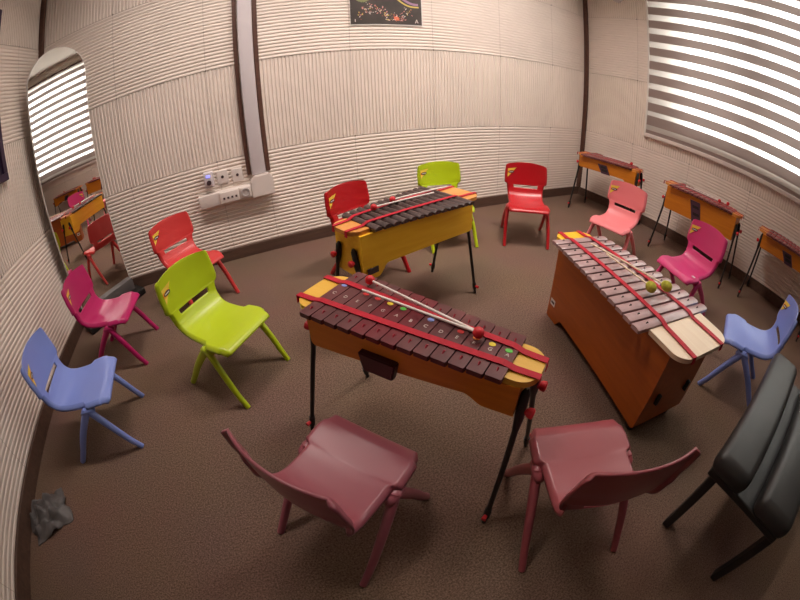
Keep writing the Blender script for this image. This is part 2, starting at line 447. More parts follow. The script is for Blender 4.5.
for (x, z, lab) in ((-0.160, 0.640, 'square wall socket plate next to the blue-lit adapter'), (-0.044, 0.628, 'square wall socket plate nearest the cable duct')):
    t = empty('wall_socket', (x, YB, z), 0, lab, 'socket', 'square sockets above the trunking')
    bm = bmesh.new(); box(bm, -0.044, 0.044, -0.016, 0.0, 0.0, 0.106, 0.005)
    obj('socket_plate', bm, M['trunk2'], t, angle=40)
    bm = bmesh.new(); prism(bm, [(.011 * math.cos(2 * PI * k / 16), .055 + .011 * math.sin(2 * PI * k / 16)) for k in range(16)], 'y', -.02, -.014)
    obj('socket_pin', bm, M['st_dark'], t)

# ------------------------------------------------------------------ poster on the back wall
bm = bmesh.new()
px0, px1, pz0, pz1 = 0.925, 1.530, 1.760, 2.62
box(bm, px0 - .004, px1 + .010, YB - .006, YB - .0005, pz0 - .010, pz1 + .01, mi=1)
box(bm, px0, px1, YB - .0075, YB - .004, pz0, pz1, mi=0)
rng = random.Random(8)
def fleck(cx, cz, r, mi, n=7, sq=1.0, ang=0.0):
    q = []
    for k in range(n):
        a = 2 * PI * k / n; rr = r * rng.uniform(.6, 1.25)
        x, z = rr * math.cos(a), rr * math.sin(a) * sq
        q.append(bm.verts.new((cx + x * math.cos(ang) - z * math.sin(ang), YB - .0082 - rng.random() * .0004, cz + x * math.sin(ang) + z * math.cos(ang))))
    bm.faces.new(q).material_index = mi
for k in range(150):
    u = rng.random(); cx = px0 + .06 + u * .46
    cz = pz0 + .10 + .05 * math.sin(u * 7) + rng.gauss(0, .028)
    if px0 + .02 < cx < px1 - .03 and cz > pz0 + .03:
        fleck(cx, cz, rng.uniform(.004, .011), rng.choice([2, 2, 3, 3, 4, 5]), 5, .55, rng.random() * 3)
fleck(px0 + .385, pz0 + .052, .026, 6)
def ribbon(pts, w, mi):
    for i in range(len(pts) - 1):
        a, b = Vector(pts[i]), Vector(pts[i + 1]); n = Vector((-(b - a).y, (b - a).x)).normalized() * w
        bm.faces.new([bm.verts.new((q[0], YB - .0086, q[1])) for q in ((a - n), (b - n), (b + n), (a + n))]).material_index = mi
ribbon([(px0 + .33 + .025 * k, pz0 + .30 - .13 * math.sin(min(1, k / 8) * PI / 2)) for k in range(11)], .007, 5)
ribbon([(px0 + .36 + .024 * k, pz0 + .315 - .12 * math.sin(min(1, k / 8) * PI / 2)) for k in range(10)], .011, 7)
ribbon([(px0 + .02 + .02 * k, pz0 + .26 - .05 * math.sin(k / 8 * PI)) for k in range(9)], .012, 8)
for k in range(30): fleck(px0 + rng.uniform(.05, .55), pz0 + rng.uniform(.33, .75), rng.uniform(.008, .03), rng.choice([3, 5, 7, 8, 4]), 7, .6, rng.random() * 3)
# little pale marks in the two lower corners
ribbon([(px0 + .545, pz0 + .018), (px0 + .558, pz0 + .052), (px0 + .571, pz0 + .018)], .003, 2)
ribbon([(px0 + .549, pz0 + .03), (px0 + .567, pz0 + .03)], .002, 2)
ribbon([(px0 + .036, pz0 + .02), (px0 + .036, pz0 + .045)], .003, 2)
PC = [M['poster'], M['white']] + [pbr('print_' + n, c, .5) for n, c in (('pale', (.7, .6, .55)), ('pink', (.6, .25, .22)), ('rust', (.4, .12, .07)), ('gold', (.65, .5, .12)), ('coral', (.75, .18, .09)), ('lilac', (.35, .2, .32)), ('olive', (.25, .28, .12)))]
tag(obj('poster', bm, PC), 'dark poster with scattered coloured flecks high on the ribbed back wall', 'poster')

# dark purple framed board on the left wall, only its edge in the picture
bf = empty('framed_board', (XL, 1.70, 1.30), 0, 'dark purple framed board on the left wall at the picture edge', 'board')
bm = bmesh.new()
for (a, b, c, d) in ((-.47, .455, 0, .05), (-.47, .455, 1.15, 1.2), (-.47, -.42, .05, 1.15), (.405, .455, .05, 1.15)):
    box(bm, 0.0, .035, a, b, c, d, .004)
obj('frame', bm, M['purpleframe'], bf)
bm = bmesh.new(); box(bm, 0.002, .018, -.425, .41, .045, 1.155)
obj('board_panel', bm, M['darkpic'], bf)

# ------------------------------------------------------------------ standing mirror
a_, b_ = Vector((-1.478, 2.437)), Vector((-1.115, 2.801))
mc = (a_ + b_) / 2; mang = math.atan2(b_.y - a_.y, b_.x - a_.x); MW = (b_ - a_).length
mi_ = empty('standing_mirror', (mc.x, mc.y, 0), mang, 'tall frameless mirror with rounded top standing in the left corner', 'mirror')
hw = MW / 2; zt = 2.105; zb = 0.15
out = [(-hw, zb), (hw, zb)] + [(hw * math.cos(PI * k / 32), zt - hw + hw * math.sin(PI * k / 32)) for k in range(33)]
bm = bmesh.new(); prism(bm, out, 'y', 0.0, 0.018)
obj('backing', bm, M['white'], mi_)
bm = bmesh.new(); ins = [(x * (1 - .006 / hw), z if z < zb + .01 else zt - hw + (z - zt + hw) * (1 - .006 / hw)) for x, z in out]
prism(bm, ins, 'y', -.004, -.0005)
obj('mirror_glass', bm, M['mirror'], mi_)
bm = bmesh.new(); box(bm, -.30, .30, -.13, .035, 0.0, .055, .012)
obj('foot', bm, M['black'], mi_, angle=40)
bm = bmesh.new(); box(bm, -.255, .255, -.045, .03, .054, .152, .006)
obj('ledge', bm, M['darkgrey'], mi_, angle=40)

# ------------------------------------------------------------------ children's chairs
PF = [(-.195, .600, .160), (-.194, .596, .168), (-.192, .586, .174), (-.184, .50, .180), (-.173, .430, .180), (-.1715, .420, .175), (-.1705, .415, .163),
      (-.167, .406, .159), (-.158, .380, .154), (-.143, .347, .150), (-.114, .320, .147), (-.07, .307, .146), (0, .302, .148), (.036, .303, .150),
      (.041, .3035, .160), (.046, .304, .171), (.100, .307, .172), (.134, .310, .170), (.139, .310, .162), (.164, .307, .159), (.179, .299, .157), (.184, .286, .155)]
SEG = [3, 3, 6, 6, 3, 3, 3, 4, 4, 4, 4, 5, 4, 3, 3, 4, 4, 3, 3, 3, 2]
ROWS = []
for i in range(len(PF) - 1):
    for k in range(SEG[i]):
        t_ = k / SEG[i]
        ROWS.append([PF[i][j] * (1 - t_) + PF[i + 1][j] * t_ for j in range(3)])
ROWS.append(list(PF[-1]))
def smooth_yz(rows, it=2):
    for _ in range(it):
        new = [r[:] for r in rows]
        for i in range(1, len(rows) - 1):
            for j in (0, 1): new[i][j] = .25 * rows[i - 1][j] + .5 * rows[i][j] + .25 * rows[i + 1][j]
        rows = new
    return rows
ROWS = smooth_yz(ROWS, 3)
def sst(a, b, x):
    t_ = max(0, min(1, (x - a) / (b - a))); return t_ * t_ * (3 - 2 * t_)
def shell_pt(i, u, off=0.0):
    y, z, hw_ = ROWS[i]
    a = ROWS[max(i - 1, 0)]; b = ROWS[min(i + 1, len(ROWS) - 1)]
    dy, dz = b[0] - a[0], b[1] - a[1]; l = math.hypot(dy, dz); n = (-dz / l, dy / l)
    back = sst(.36, .46, z)
    c = .036 * back + .012 * (1 - back) * (1 - sst(.10, .17, y))
    s = c * u * u - .017 * sst(.92, 1.0, abs(u)) + off
    drop = .024 * u * u * sst(.45, .60, z)
    return Vector((u * hw_, y + n[0] * s, z + n[1] * s - drop))
NU = 32
US = [-1 + 2 * k / NU for k in range(NU + 1)]
US = [math.copysign(1 - (1 - abs(u)) ** 1.25, u) for u in US]
def build_shell(r0, r1, slot, cap0, cap1):
    bm = bmesh.new(); TH = .0085
    F = {}; B = {}
    for i in range(r0, r1 + 1):
        for k, u in enumerate(US):
            F[i, k] = bm.verts.new(shell_pt(i, u)); B[i, k] = bm.verts.new(shell_pt(i, u, -TH))
    def hole(i, k):
        return slot and slot[0] <= i < slot[1] and abs((US[k] + US[k + 1]) / 2) < .66
    for i in range(r0, r1):
        for k in range(NU):
            if hole(i, k): continue
            bm.faces.new((F[i, k], F[i + 1, k], F[i + 1, k + 1], F[i, k + 1])); bm.faces.new((B[i, k], B[i, k + 1], B[i + 1, k + 1], B[i + 1, k]))
            if k > 0 and hole(i, k - 1) or k == 0: bm.faces.new((F[i, k], B[i, k], B[i + 1, k], F[i + 1, k]))
            if k == NU - 1 or hole(i, k + 1): bm.faces.new((F[i, k + 1], F[i + 1, k + 1], B[i + 1, k + 1], B[i, k + 1]))
            if (i == r0 and cap0) or (i > r0 and hole(i - 1, k)): bm.faces.new((F[i, k], F[i, k + 1], B[i, k + 1], B[i, k]))
            if (i == r1 - 1 and cap1) or (i < r1 - 1 and hole(i + 1, k)): bm.faces.new((F[i + 1, k], B[i + 1, k], B[i + 1, k + 1], F[i + 1, k + 1]))
    return bm
def row_at(z): return min(range(len(ROWS) // 2), key=lambda i: abs(ROWS[i][1] - z))
iS0, iS1, iSp = row_at(.409), row_at(.385), row_at(.345)
def frontpt(x, z, off=.0012):
    i = min(range(iS1), key=lambda q: abs(ROWS[q][1] - z))
    j = i + 1 if ROWS[i][1] > z else max(i - 1, 0)
    t_ = 0 if i == j else (z - ROWS[i][1]) / (ROWS[j][1] - ROWS[i][1] + 1e-9)
    a = shell_pt(i, max(-1, min(1, x / ROWS[i][2])), off); b = shell_pt(j, max(-1, min(1, x / ROWS[j][2])), off)
    return a.lerp(b, t_)
def leg_bm(s, front):
    bm = bmesh.new()
    top = Vector((s * .158, .036, .283))
    foot = Vector((s * .176, .193, 0.0)) if front else Vector((s * .171, -.206, 0.0))
    d = foot - top; pts = []; rad = []
    n = 9
    for k in range(n + 1):
        t_ = k / n
        bow = .007 * math.sin(PI * min(1, t_ * 1.3)) * (1 if front else -1)
        p = top + d * t_ + Vector((s * .006 * math.sin(PI * t_), bow, 0))
        pts.append(p); rad.append(.0205 * (1 - t_) + .0155 * t_)
    tube(bm, pts, rad, 16, .80, (1, 0, 0))
    # flat shoulder block where the leg frame meets the seat
    return bm
def hub_bm(s):
    bm = bmesh.new()
    tube(bm, [(s * .153, -.002, .264), (s * .157, .014, .276), (s * .158, .036, .281), (s * .157, .058, .276), (s * .153, .076, .264)], [.014, .0180, .0190, .0180, .014], 16, .8)
    return bm
def make_chair(color):
    root = empty('kids_chair', (0, 0, 0), 0, 'x', 'chair', "children's plastic chairs set out in a circle")
    obj('backrest', build_shell(0, iSp, (iS0, iS1), True, False), color, root, True)
    obj('seat', build_shell(iSp, len(ROWS) - 1, None, False, True), color, root, True)
    for s in (-1, 1):
        for fr_ in (True, False): obj('leg', leg_bm(s, fr_), color, root, angle=60)
        obj('leg_bracket', hub_bm(s), color, root, True)
    bm = bmesh.new()
    def poly(q, mi, off):
        vs = [bm.verts.new(frontpt(x, z, off)) for x, z in q]; bm.faces.new(vs).material_index = mi
    X0, Z0 = .158, .556
    W_, H_ = .074, .086
    poly([(X0, Z0), (X0 - W_, Z0), (X0 - W_ * .76, Z0 - H_ * .24), (X0, Z0 - H_ * .24)], 1, .0030)
    poly([(X0, Z0 - H_ * .24), (X0 - W_ * .76, Z0 - H_ * .24), (X0 - W_ * .40, Z0 - H_ * .60), (X0, Z0 - H_ * .60)], 0, .0030)
    poly([(X0, Z0 - H_ * .60), (X0 - W_ * .40, Z0 - H_ * .60), (X0, Z0 - H_)], 1, .0030)
    poly([(X0 - .030 + .025 * math.cos(2 * PI * k / 14), Z0 - .036 + .0115 * math.sin(2 * PI * k / 14)) for k in range(14)], 2, .0044)
    poly([(X0 - .046, Z0 - .039), (X0 - .014, Z0 - .039), (X0 - .014, Z0 - .033), (X0 - .046, Z0 - .033)], 3, .0052)
    obj('sticker', bm, [M['st_orange'], M['st_yellow'], M['st_dark'], M['st_white']], root)
    return root
proto = make_chair(PL['red'])
CHAIRS = [  # x, y, yaw, colour, label
 (2.032, 2.103, 2.535, 'red', 'bright red plastic chair alone by the back wall right of the lime one'),
 (-.249, 1.494, -2.348, 'lime', 'lime green plastic chair with orange sticker in front of the left red chair'),
 (-.457, 2.339, -2.432, 'coral', 'light red plastic chair under the wall sockets behind a lime chair'),
 (-1.010, 1.977, -1.666, 'magenta', 'magenta plastic chair in front of the standing mirror'),
 (-1.013, 1.319, -1.50, 'blue', 'blue plastic chair beside the left wall'),
 (.699, 2.113, -2.751, 'red', 'red plastic chair half hidden behind the amber xylophone'),
 (1.421, 2.336, 2.981, 'lime', 'lime green plastic chair at the back wall behind the amber xylophone'),
 (2.490, 1.527, 1.734, 'pink', 'light pink plastic chair behind the far end of the big floor xylophone'),
 (2.378, .781, 1.317, 'rosepink', 'deep pink plastic chair between the big floor xylophone and the right wall'),
 (2.037, .114, .297, 'blue', 'blue plastic chair at the right edge near the black bench'),
 (.041, .568, -.959, 'dimmedpink', 'pink plastic chair with dimness put into its colour in the foreground, left one, seen from above'),
 (.677, .227, -.456, 'dimmedrose', 'rose plastic chair with dimness put into its colour in the foreground beside the big floor xylophone'),
]
for k, (x, y, a, c, lab) in enumerate(CHAIRS):
    if k == 0:
        r = proto; r.location = (x, y, 0); r.rotation_euler = (0, 0, a); r['label'] = lab
    else:
        r = dup(proto, (x, y, 0), a, lab)
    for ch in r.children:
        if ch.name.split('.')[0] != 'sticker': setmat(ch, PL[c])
    if c == 'rosepink':     # small white tag on the seat edge of this chair
        bm = bmesh.new(); q = [(-.155, .085), (-.125, .085), (-.125, .105), (-.155, .105)]
        vs = [bm.verts.new((x_, y_, .3235)) for x_, y_ in q]; bm.faces.new(vs)
        tg = obj('seat_tag', bm, M['st_white'], r); tg['label'] = 'small white tag on the seat edge'

# ------------------------------------------------------------------ xylophones
def lerp(a, b, t): return a + (b - a) * t
def arch_bar(w, th, L, arch, x=0.0, z=0.0):
    """bar lying along y, centred at (x,0), underside at z"""
    bm = bmesh.new()
    sec = [(-w / 2, 0), (w / 2, 0), (w / 2, th - arch)]
    for k in range(1, 8):
        t_ = k / 8; sec.append((w / 2 - w * t_, th - arch + arch * math.sin(PI * t_) ** .7))
    sec.append((-w / 2, th - arch))
    ys = [-L / 2, -L / 2 + .004, L / 2 - .004, L / 2]; sc = [.90, 1, 1, .90]
    rings = [[bm.verts.new((x + sx * s, yy, z + th / 2 + (sz - th / 2) * s)) for (sx, sz) in sec] for yy, s in zip(ys, sc)]
    n = len(sec)
    for i in range(3):
        for k in range(n): bm.faces.new((rings[i][k], rings[i][(k + 1) % n], rings[i + 1][(k + 1) % n], rings[i + 1][k]))
    bm.faces.new(rings[0]); bm.faces.new(rings[-1][::-1])
    return bm

def make_xylophone(name, label, cat, loc, rz, group, span, wl, wh, ztop, zbot, zfoot, oh_l, oh_h, pw_l, pw_h, inset_l, inset_h,
                   box_l, box_h, m_box, m_bars, m_plate_l, m_plate_h, arch=.003, th=.018, legs=True, plate='logo', letters=None,
                   pegmat=None, strap_l=.135, strap_h=.065, foot_y=.18, knob_at_foot=True, barw=.88, strap_w=.0085, swing=None, legtop=None, zbot_h=None):
    """x runs from the low (long) bars to the high (short) bars; y- side is the front with the plate"""
    root = empty(name, loc, rz, label, cat, group)
    nb = 13; h = span / 2
    zb0 = ztop - th                       # underside of bars
    ztb = zb0 - .012                      # top of box
    xl, xh = -h - box_l, h + box_h
    yl, yh = wl / 2 - inset_l, wh / 2 - inset_h
    # resonator box: tapered plan, stepped foot at the high end
    outline = [(xl, ztb), (xl, zbot + .012), (xl + .012, zbot)]
    xs = xh - .085 * (span / .62)
    zbh = zbot if zbot_h is None else zbot_h
    outline += [(xs - .06, zbh)]
    for k in range(1, 7):
        t_ = k / 6; outline.append((xs - .06 + .06 * t_, zbh + (zfoot - zbh) * (t_ * t_ * (3 - 2 * t_))))
    outline += [(xh, zfoot), (xh, ztb)]
    bm = bmesh.new()
    def hy(x): return lerp(yl, yh, (x - xl) / (xh - xl))
    A = [bm.verts.new((x, -hy(x), z)) for x, z in outline]; B = [bm.verts.new((x, hy(x), z)) for x, z in outline]
    bm.faces.new(A); bm.faces.new(B[::-1])
    for i in range(len(A)):
        j = (i + 1) % len(A); bm.faces.new((A[i], B[i], B[j], A[j]))
    bmesh.ops.bevel(bm, geom=[e for e in bm.edges if e.calc_face_angle(0) > .9], offset=.003, segments=2, affect='EDGES')
    ob = obj('resonator_box', bm, m_box, root)
    # slim dark rails that carry the bars
    for s in (-1, 1):
        bm = bmesh.new()
        q = [(-h, s * strap_l * .62, ztb - .001), (h, s * strap_h * .80, ztb - .001)]
        v = []
        for (x, y, z) in q:
            for dy in (-.007, .007):
                for z_ in (z, zb0): v.append(bm.verts.new((x, y + dy, z_)))
        for f in [(0, 1, 3, 2), (4, 6, 7, 5), (0, 4, 5, 1), (2, 3, 7, 6), (0, 2, 6, 4), (1, 5, 7, 3)]: bm.faces.new([v[i] for i in f])
        obj('bar_rail', bm, M['black'], root)
    # end plates
    rl = min(.07, oh_l * .9)
    bm = bmesh.new(); prism(bm, round_rect(-h - oh_l, -h + .004, -pw_l / 2, pw_l / 2, rl, 8, (0, 1, 1, 0)), 'z', ztb, ztb + .020)
    obj('end_plate', bm, m_plate_l, root, angle=35)
    rh = min(.06, oh_h * .9, pw_h / 2 * .9)
    bm = bmesh.new(); prism(bm, round_rect(h - .004, h + oh_h, -pw_h / 2, pw_h / 2, rh, 8, (1, 0, 0, 1)), 'z', ztb, ztb + .020)
    obj('end_plate', bm, m_plate_h, root, angle=35)
    # bars, each with its pegs (and note letter and dot)
    pitch = span / nb
    for k in range(nb):
        x = -h + (k + .5) * pitch
        L = lerp(wl, wh, k / (nb - 1))
        mb = m_bars(k) if callable(m_bars) else m_bars
        b = obj('bar', arch_bar(pitch * barw, th, L, arch, x, zb0), mb, root, angle=40)
        if pegmat:
            so_ = lerp(strap_l, strap_h, k / (nb - 1)) * .62
            for s in (-1, 1):
                bm = bmesh.new(); y_ = s * (so_ + (L / 2 - so_) * .42)
                tube(bm, [(x, y_ - .010, ztop - .004), (x, y_, ztop + .004), (x, y_ + .010, ztop - .004)], [.0022, .0028, .0022], 8)
                obj('peg', bm, pegmat, b)
        if letters:
            me = text_mesh(letters[k], .018); lo = link('note_letter', me, M['letter'], b)
            lo.location = (x + .002, -.006, ztop + .0006)
            dot = [None if c == '-' else c for c in LDOTS][k]
            if dot:
                bm = bmesh.new(); rr = .0105
                y_ = lerp(strap_l, strap_h, k / (nb - 1)) * .5 - .021
                prism(bm, [(x + rr * math.cos(2 * PI * q / 14), y_ + rr * .75 * math.sin(2 * PI * q / 14)) for q in range(14)], 'z', ztop - .002, ztop + .0012)
                obj('note_dot', bm, M['dot_' + dot], b)
    # two red straps stretched over the bars from plate to plate
    for s in (-1, 1):
        bm = bmesh.new(); wv = strap_w; tk = .0022
        ya, yb_ = s * strap_l / 2, s * strap_h / 2
        path = [(-h - oh_l - .003, ztb - .006), (-h - oh_l - .003, ztb + .023), (-h - .012, ztb + .024 if th > .012 else ztop), (-h + .02, ztop + .0022), (0, ztop + .0030), (h - .02, ztop + .0022), (h + .012, ztb + .024), (h + oh_h + .003, ztb + .023), (h + oh_h + .003, ztb - .006)]
        prev = None
        for i, (x, z) in enumerate(path):
            y_ = lerp(ya, yb_, (x + h + oh_l) / (2 * h + oh_l + oh_h))
            vert_ = i in (0, len(path) - 1)
            nx = (0.0, 1.0) if not vert_ else ((-1.0 if i == 0 else 1.0), 0.0)
            ring = [bm.verts.new((x + nx[0] * o_, y_ + w_, z + nx[1] * o_)) for (w_, o_) in ((-wv, 0), (wv, 0), (wv, tk), (-wv, tk))]
            if prev:
                for q in range(4): bm.faces.new((prev[q], prev[(q + 1) % 4], ring[(q + 1) % 4], ring[q]))
            else: bm.faces.new(ring)
            prev = ring
        bm.faces.new(prev)
        obj('strap', bm, M['strap'], root)
    # plate on the front
    if plate == 'logo':
        xm = xl + (xh - xl) * .42
        bm = bmesh.new()
        za, zc = ztb - .030, zbot - .004
        q = [(xm - .050, za), (xm + .050, za), (xm + .095, zc), (xm + .004, zc)]
        A = [bm.verts.new((x, -hy(x) - .0135, z)) for x, z in q]; B = [bm.verts.new((x, -hy(x) + .004, z)) for x, z in q]
        bm.faces.new(A); bm.faces.new(B[::-1])
        for i in range(4): bm.faces.new((A[i], B[i], B[(i + 1) % 4], A[(i + 1) % 4]))
        pt_ = obj('vent_plate', bm, M['purpleplate'], root)
        for fr_ in (.28, .62):
            bm = bmesh.new(); zc_ = lerp(za, zc, fr_); xo_ = xm + lerp(0, .05, fr_)
            q = [(xo_ - .032, zc_ + .013), (xo_ + .032, zc_ + .013), (xo_ + .039, zc_ - .010), (xo_ - .025, zc_ - .010)]
            A = [bm.verts.new((x, -hy(x) - .0150, z)) for x, z in q]; bm.faces.new(A)
            obj('slot', bm, M['black'], pt_)
        # raised low half of the front
        bm = bmesh.new(); x0_, x1_ = xl + .03, xm - .03
        q = [(x0_, ztb - .05), (x1_ - .012, ztb - .05), (x1_ + .03, zbot + .004), (x0_, zbot + .004)]
        A = [bm.verts.new((x, -hy(x) - .006, z)) for x, z in q]; B = [bm.verts.new((x, -hy(x) + .002, z)) for x, z in q]
        bm.faces.new(A); bm.faces.new(B[::-1])
        for i in range(4): bm.faces.new((A[i], B[i], B[(i + 1) % 4], A[(i + 1) % 4]))
        obj('front_panel', bm, m_box, root)
    elif plate == 'block':
        bm = bmesh.new(); xm = xl + (xh - xl) * .385
        q = [(xm - .052, ztb - .056), (xm + .080, ztb - .056), (xm + .066, zbot + .006), (xm - .036, zbot + .006)]
        A = [bm.verts.new((x, -hy(x) - .022, z)) for x, z in q]; B = [bm.verts.new((x, -hy(x) + .004, z)) for x, z in q]
        bm.faces.new(A); bm.faces.new(B[::-1])
        for i in range(4): bm.faces.new((A[i], B[i], B[(i + 1) % 4], A[(i + 1) % 4]))
        bmesh.ops.bevel(bm, geom=bm.edges[:], offset=.004, segments=2, affect='EDGES')
        obj('vent_plate', bm, M['maroonblock'], root, angle=40)
    if legs:
        lt = legtop or (zbot + .075)
        for e in (-1, 1):
            xe = xl if e < 0 else xh
            ye = yl if e < 0 else yh
            for s in (-1, 1):
                top = Vector((xe + e * .013, s * ye * .62, lt)); foot = Vector((xe + e * (.018 + (swing or 0)), s * foot_y, .0))
                d = (foot - top)
                bm = bmesh.new(); tube(bm, [top, top + d * .3, foot + Vector((0, 0, .0))], [.0095, .0095, .0085], 12)
                lg = obj('leg', bm, M['blacksteel'], root, angle=50)
                bm = bmesh.new(); tube(bm, [top - d * .06, top - d * .03, top + d * .12, top + d * .20], [.006, .0135, .0145, .010], 14)
                obj('leg_bracket', bm, M['black'], lg, angle=50)
                kp = top + d * .07 + Vector((e * .022, 0, 0))
                bm = bmesh.new(); tube(bm, [kp - Vector((e * .012, 0, 0)), kp, kp + Vector((e * .012, 0, 0)), kp + Vector((e * .016, 0, 0))], [.006, .015, .0165, .012], 14)
                obj('knob', bm, M['redball'], lg, angle=50)
                if knob_at_foot:
                    fp = top + d * .90
                    bm = bmesh.new(); tube(bm, [top + d * .86, top + d * .94], [.0125, .0125], 12); obj('clamp', bm, M['black'], lg, angle=50)
                    bm = bmesh.new(); tube(bm, [fp + Vector((0, s * .012, 0)), fp + Vector((0, s * .030, 0))], [.007, .009], 10)
                    obj('foot_screw', bm, M['redball'], lg, angle=50)
    root['ztop'] = ztop
    del root['ztop']
    return root

LDOTS = ['blue', '-', 'red', 'red', 'yellow', 'green', '-', 'blue', '-', 'red', 'orange', 'yellow', 'green']
XG = 'xylophones on black stands'
# front one
lo, hi = Vector((.204, 1.064)), Vector((.540, .519))
c = (lo + hi) / 2; a = math.atan2(hi.y - lo.y, hi.x - lo.x)
make_xylophone('xylophone', 'xylophone with maroon lettered bars and yellow end plates on black stand, nearest one', 'xylophone', (c.x, c.y, 0), a, XG,
    span=.64, wl=.292, wh=.195, ztop=.585, zbot=.425, zfoot=.447, zbot_h=.474, oh_l=.082, oh_h=.080, pw_l=.215, pw_h=.150, inset_l=.034, inset_h=.022,
    box_l=.010, box_h=.045, swing=.022, barw=.925, strap_w=.011, legtop=.50, m_box=M['orangebox'], m_bars=lambda k: M['rosered'] if 4 <= k <= 6 else M['rose'], m_plate_l=M['yellow'], m_plate_h=M['yellow'],
    arch=.0008, plate='block', letters='CDEFGABCDEFGA', pegmat=M['peg'], strap_l=.135, strap_h=.068, foot_y=.19)
# back one
lo, hi = Vector((1.0545, 1.7375)), Vector((.476, 1.5645))
c = (lo + hi) / 2; a = math.atan2(hi.y - lo.y, hi.x - lo.x)
bk = make_xylophone('xylophone', 'xylophone with dark brown rounded bars and amber box in front of the red chair', 'xylophone', (c.x, c.y, 0), a, XG,
    span=.616, wl=.395, wh=.275, strap_w=.010, ztop=.610, zbot=.405, zfoot=.350, oh_l=.140, oh_h=.095, pw_l=.27, pw_h=.19, inset_l=.055, inset_h=.030,
    box_l=.050, box_h=.06, m_box=M['yellowbox'], m_bars=M['darkbar'], m_plate_l=M['orangetop'], m_plate_h=M['orangetop'],
    arch=.010, th=.022, barw=.83, plate=None, strap_l=.17, strap_h=.105, foot_y=.185)
bm = bmesh.new(); box(bm, .285, .345, .105, .1175, .378, .408, .002)
lb = obj('label_plate', bm, M['st_dark'], bk)
# the big one standing on the floor
lo, hi = Vector((1.345, .397)), Vector((1.508, 1.137))
c = (lo + hi) / 2; a = math.atan2(hi.y - lo.y, hi.x - lo.x)
bs = make_xylophone('bass_xylophone', 'big floor-standing xylophone with pale rosewood bars and deep orange wooden box', 'xylophone', (c.x, c.y, 0), a, None,
    span=.758, wl=.50, wh=.352, ztop=.500, zbot=.052, zfoot=.0, oh_l=.195, oh_h=.085, pw_l=.37, pw_h=.22, inset_l=.080, inset_h=.092,
    box_l=.125, box_h=.045, m_box=M['deeporange'], m_bars=M['pinkbar'], m_plate_l=M['cream'], m_plate_h=M['yellowbox'],
    arch=.005, th=.020, barw=.80, strap_w=.0125, legs=False, plate=None, pegmat=M['black'], strap_l=.215, strap_h=.125)
for s in (-1, 1):
    bm = bmesh.new(); tube(bm, [(-.46, s * .12, .0), (-.46, s * .12, .012), (-.46, s * .12, .055)], [.022, .024, .020], 16)
    obj('rubber_foot', bm, M['black'], bs, angle=50)
    bm = bmesh.new(); box(bm, -.522, -.502, s * .105 - .009, s * .105 + .009, .19, .245, .005)
    obj('handle', bm, M['black'], bs, angle=40)
bm = bmesh.new()
q = [(.355, .085), (.405, .085), (.405, .125), (.355, .125)]
def hyb(x): return lerp(.25 - .08, .176 - .092, (x + .504) / (.424 + .504))
vs = [bm.verts.new((x, hyb(x) + .0012, z)) for x, z in q]; bm.faces.new(vs)
obj('label_plate', bm, M['st_white'], bs)
bm = bmesh.new(); vs = [bm.verts.new((x, hyb(x) + .0018, z)) for x, z in [(.363, .098), (.397, .098), (.397, .112), (.363, .112)]]; bm.faces.new(vs)
obj('label_print', bm, M['st_dark'], bs)
# three along the right wall
def wall_pose(l, h_):
    l, h_ = Vector(l), Vector(h_); c = (l + h_) / 2
    return (c.x, c.y, 0), math.atan2(h_.y - l.y, h_.x - l.x)
loc, a = wall_pose((3.27, 2.58), (3.39, 1.85))
w1 = make_xylophone('xylophone', 'xylophone in the far corner by the brown batten, behind the light pink chair', 'xylophone', loc, a, XG,
    span=.57, wl=.35, wh=.23, ztop=.620, zbot=.475, zfoot=.435, oh_l=.090, oh_h=.075, pw_l=.22, pw_h=.16, inset_l=.04, inset_h=.025,
    box_l=.03, box_h=.05, m_box=M['orangebox'], m_bars=M['wallbar'], m_plate_l=M['orangetop'], m_plate_h=M['orangetop'],
    arch=.005, plate='logo', strap_l=.15, strap_h=.08, foot_y=.19, swing=.02)
loc2, a2 = wall_pose((3.325, 1.50), (3.335, .68))
w2 = make_xylophone('xylophone', 'middle xylophone along the right wall, behind the deep pink chair', 'xylophone', loc2, a2, XG,
    span=.65, wl=.35, wh=.24, ztop=.638, zbot=.405, zfoot=.405, oh_l=.095, oh_h=.085, pw_l=.22, pw_h=.16, inset_l=.04, inset_h=.025,
    box_l=.03, box_h=.05, m_box=M['orangebox'], m_bars=M['wallbar'], m_plate_l=M['orangetop'], m_plate_h=M['orangetop'],
    arch=.005, plate='logo', strap_l=.15, strap_h=.08, foot_y=.19, swing=.03, legtop=.52)
loc3, a3 = wall_pose((3.44, .53), (3.44, -.29))
w3 = dup(w1, loc3, a3, 'xylophone under the window at the right edge, above the blue chair')

# ------------------------------------------------------------------ mallets
def mallet(p0, p1, head_m, stick_m, label, r=.0165, group='mallets', egg=1.0):
    """p0: head centre, p1: end of the stick"""
    p0, p1 = Vector(p0), Vector(p1)
    d = (p1 - p0); L = d.length
    root = empty('mallet', p0, 0, label, 'mallet', group)
    dn = d.normalized()
    bm = bmesh.new(); tube(bm, [Vector((0, 0, 0)) - dn * .01, d * .5, d], [.0042, .0042, .0046], 10)
    obj('stick', bm, stick_m, root, angle=50)
    bm = bmesh.new()
    if egg == 1.0: ball(bm, (0, 0, 0), r)
    else:
        g_ = bmesh.ops.create_uvsphere(bm, u_segments=22, v_segments=14, radius=r)
        q = dn.to_track_quat('Z', 'Y')
        for v in g_['verts']: v.co = q @ Vector((v.co.x, v.co.y, v.co.z * egg))
    obj('head', bm, head_m, root, True)
    return root
zt_ = .590
mallet((.333, 1.020, zt_ + .0195), (.492, .650, zt_ + .011), M['redball'], M['stick'], 'red-headed mallet on the maroon bars, head toward the back', group='mallets on the maroon xylophone')
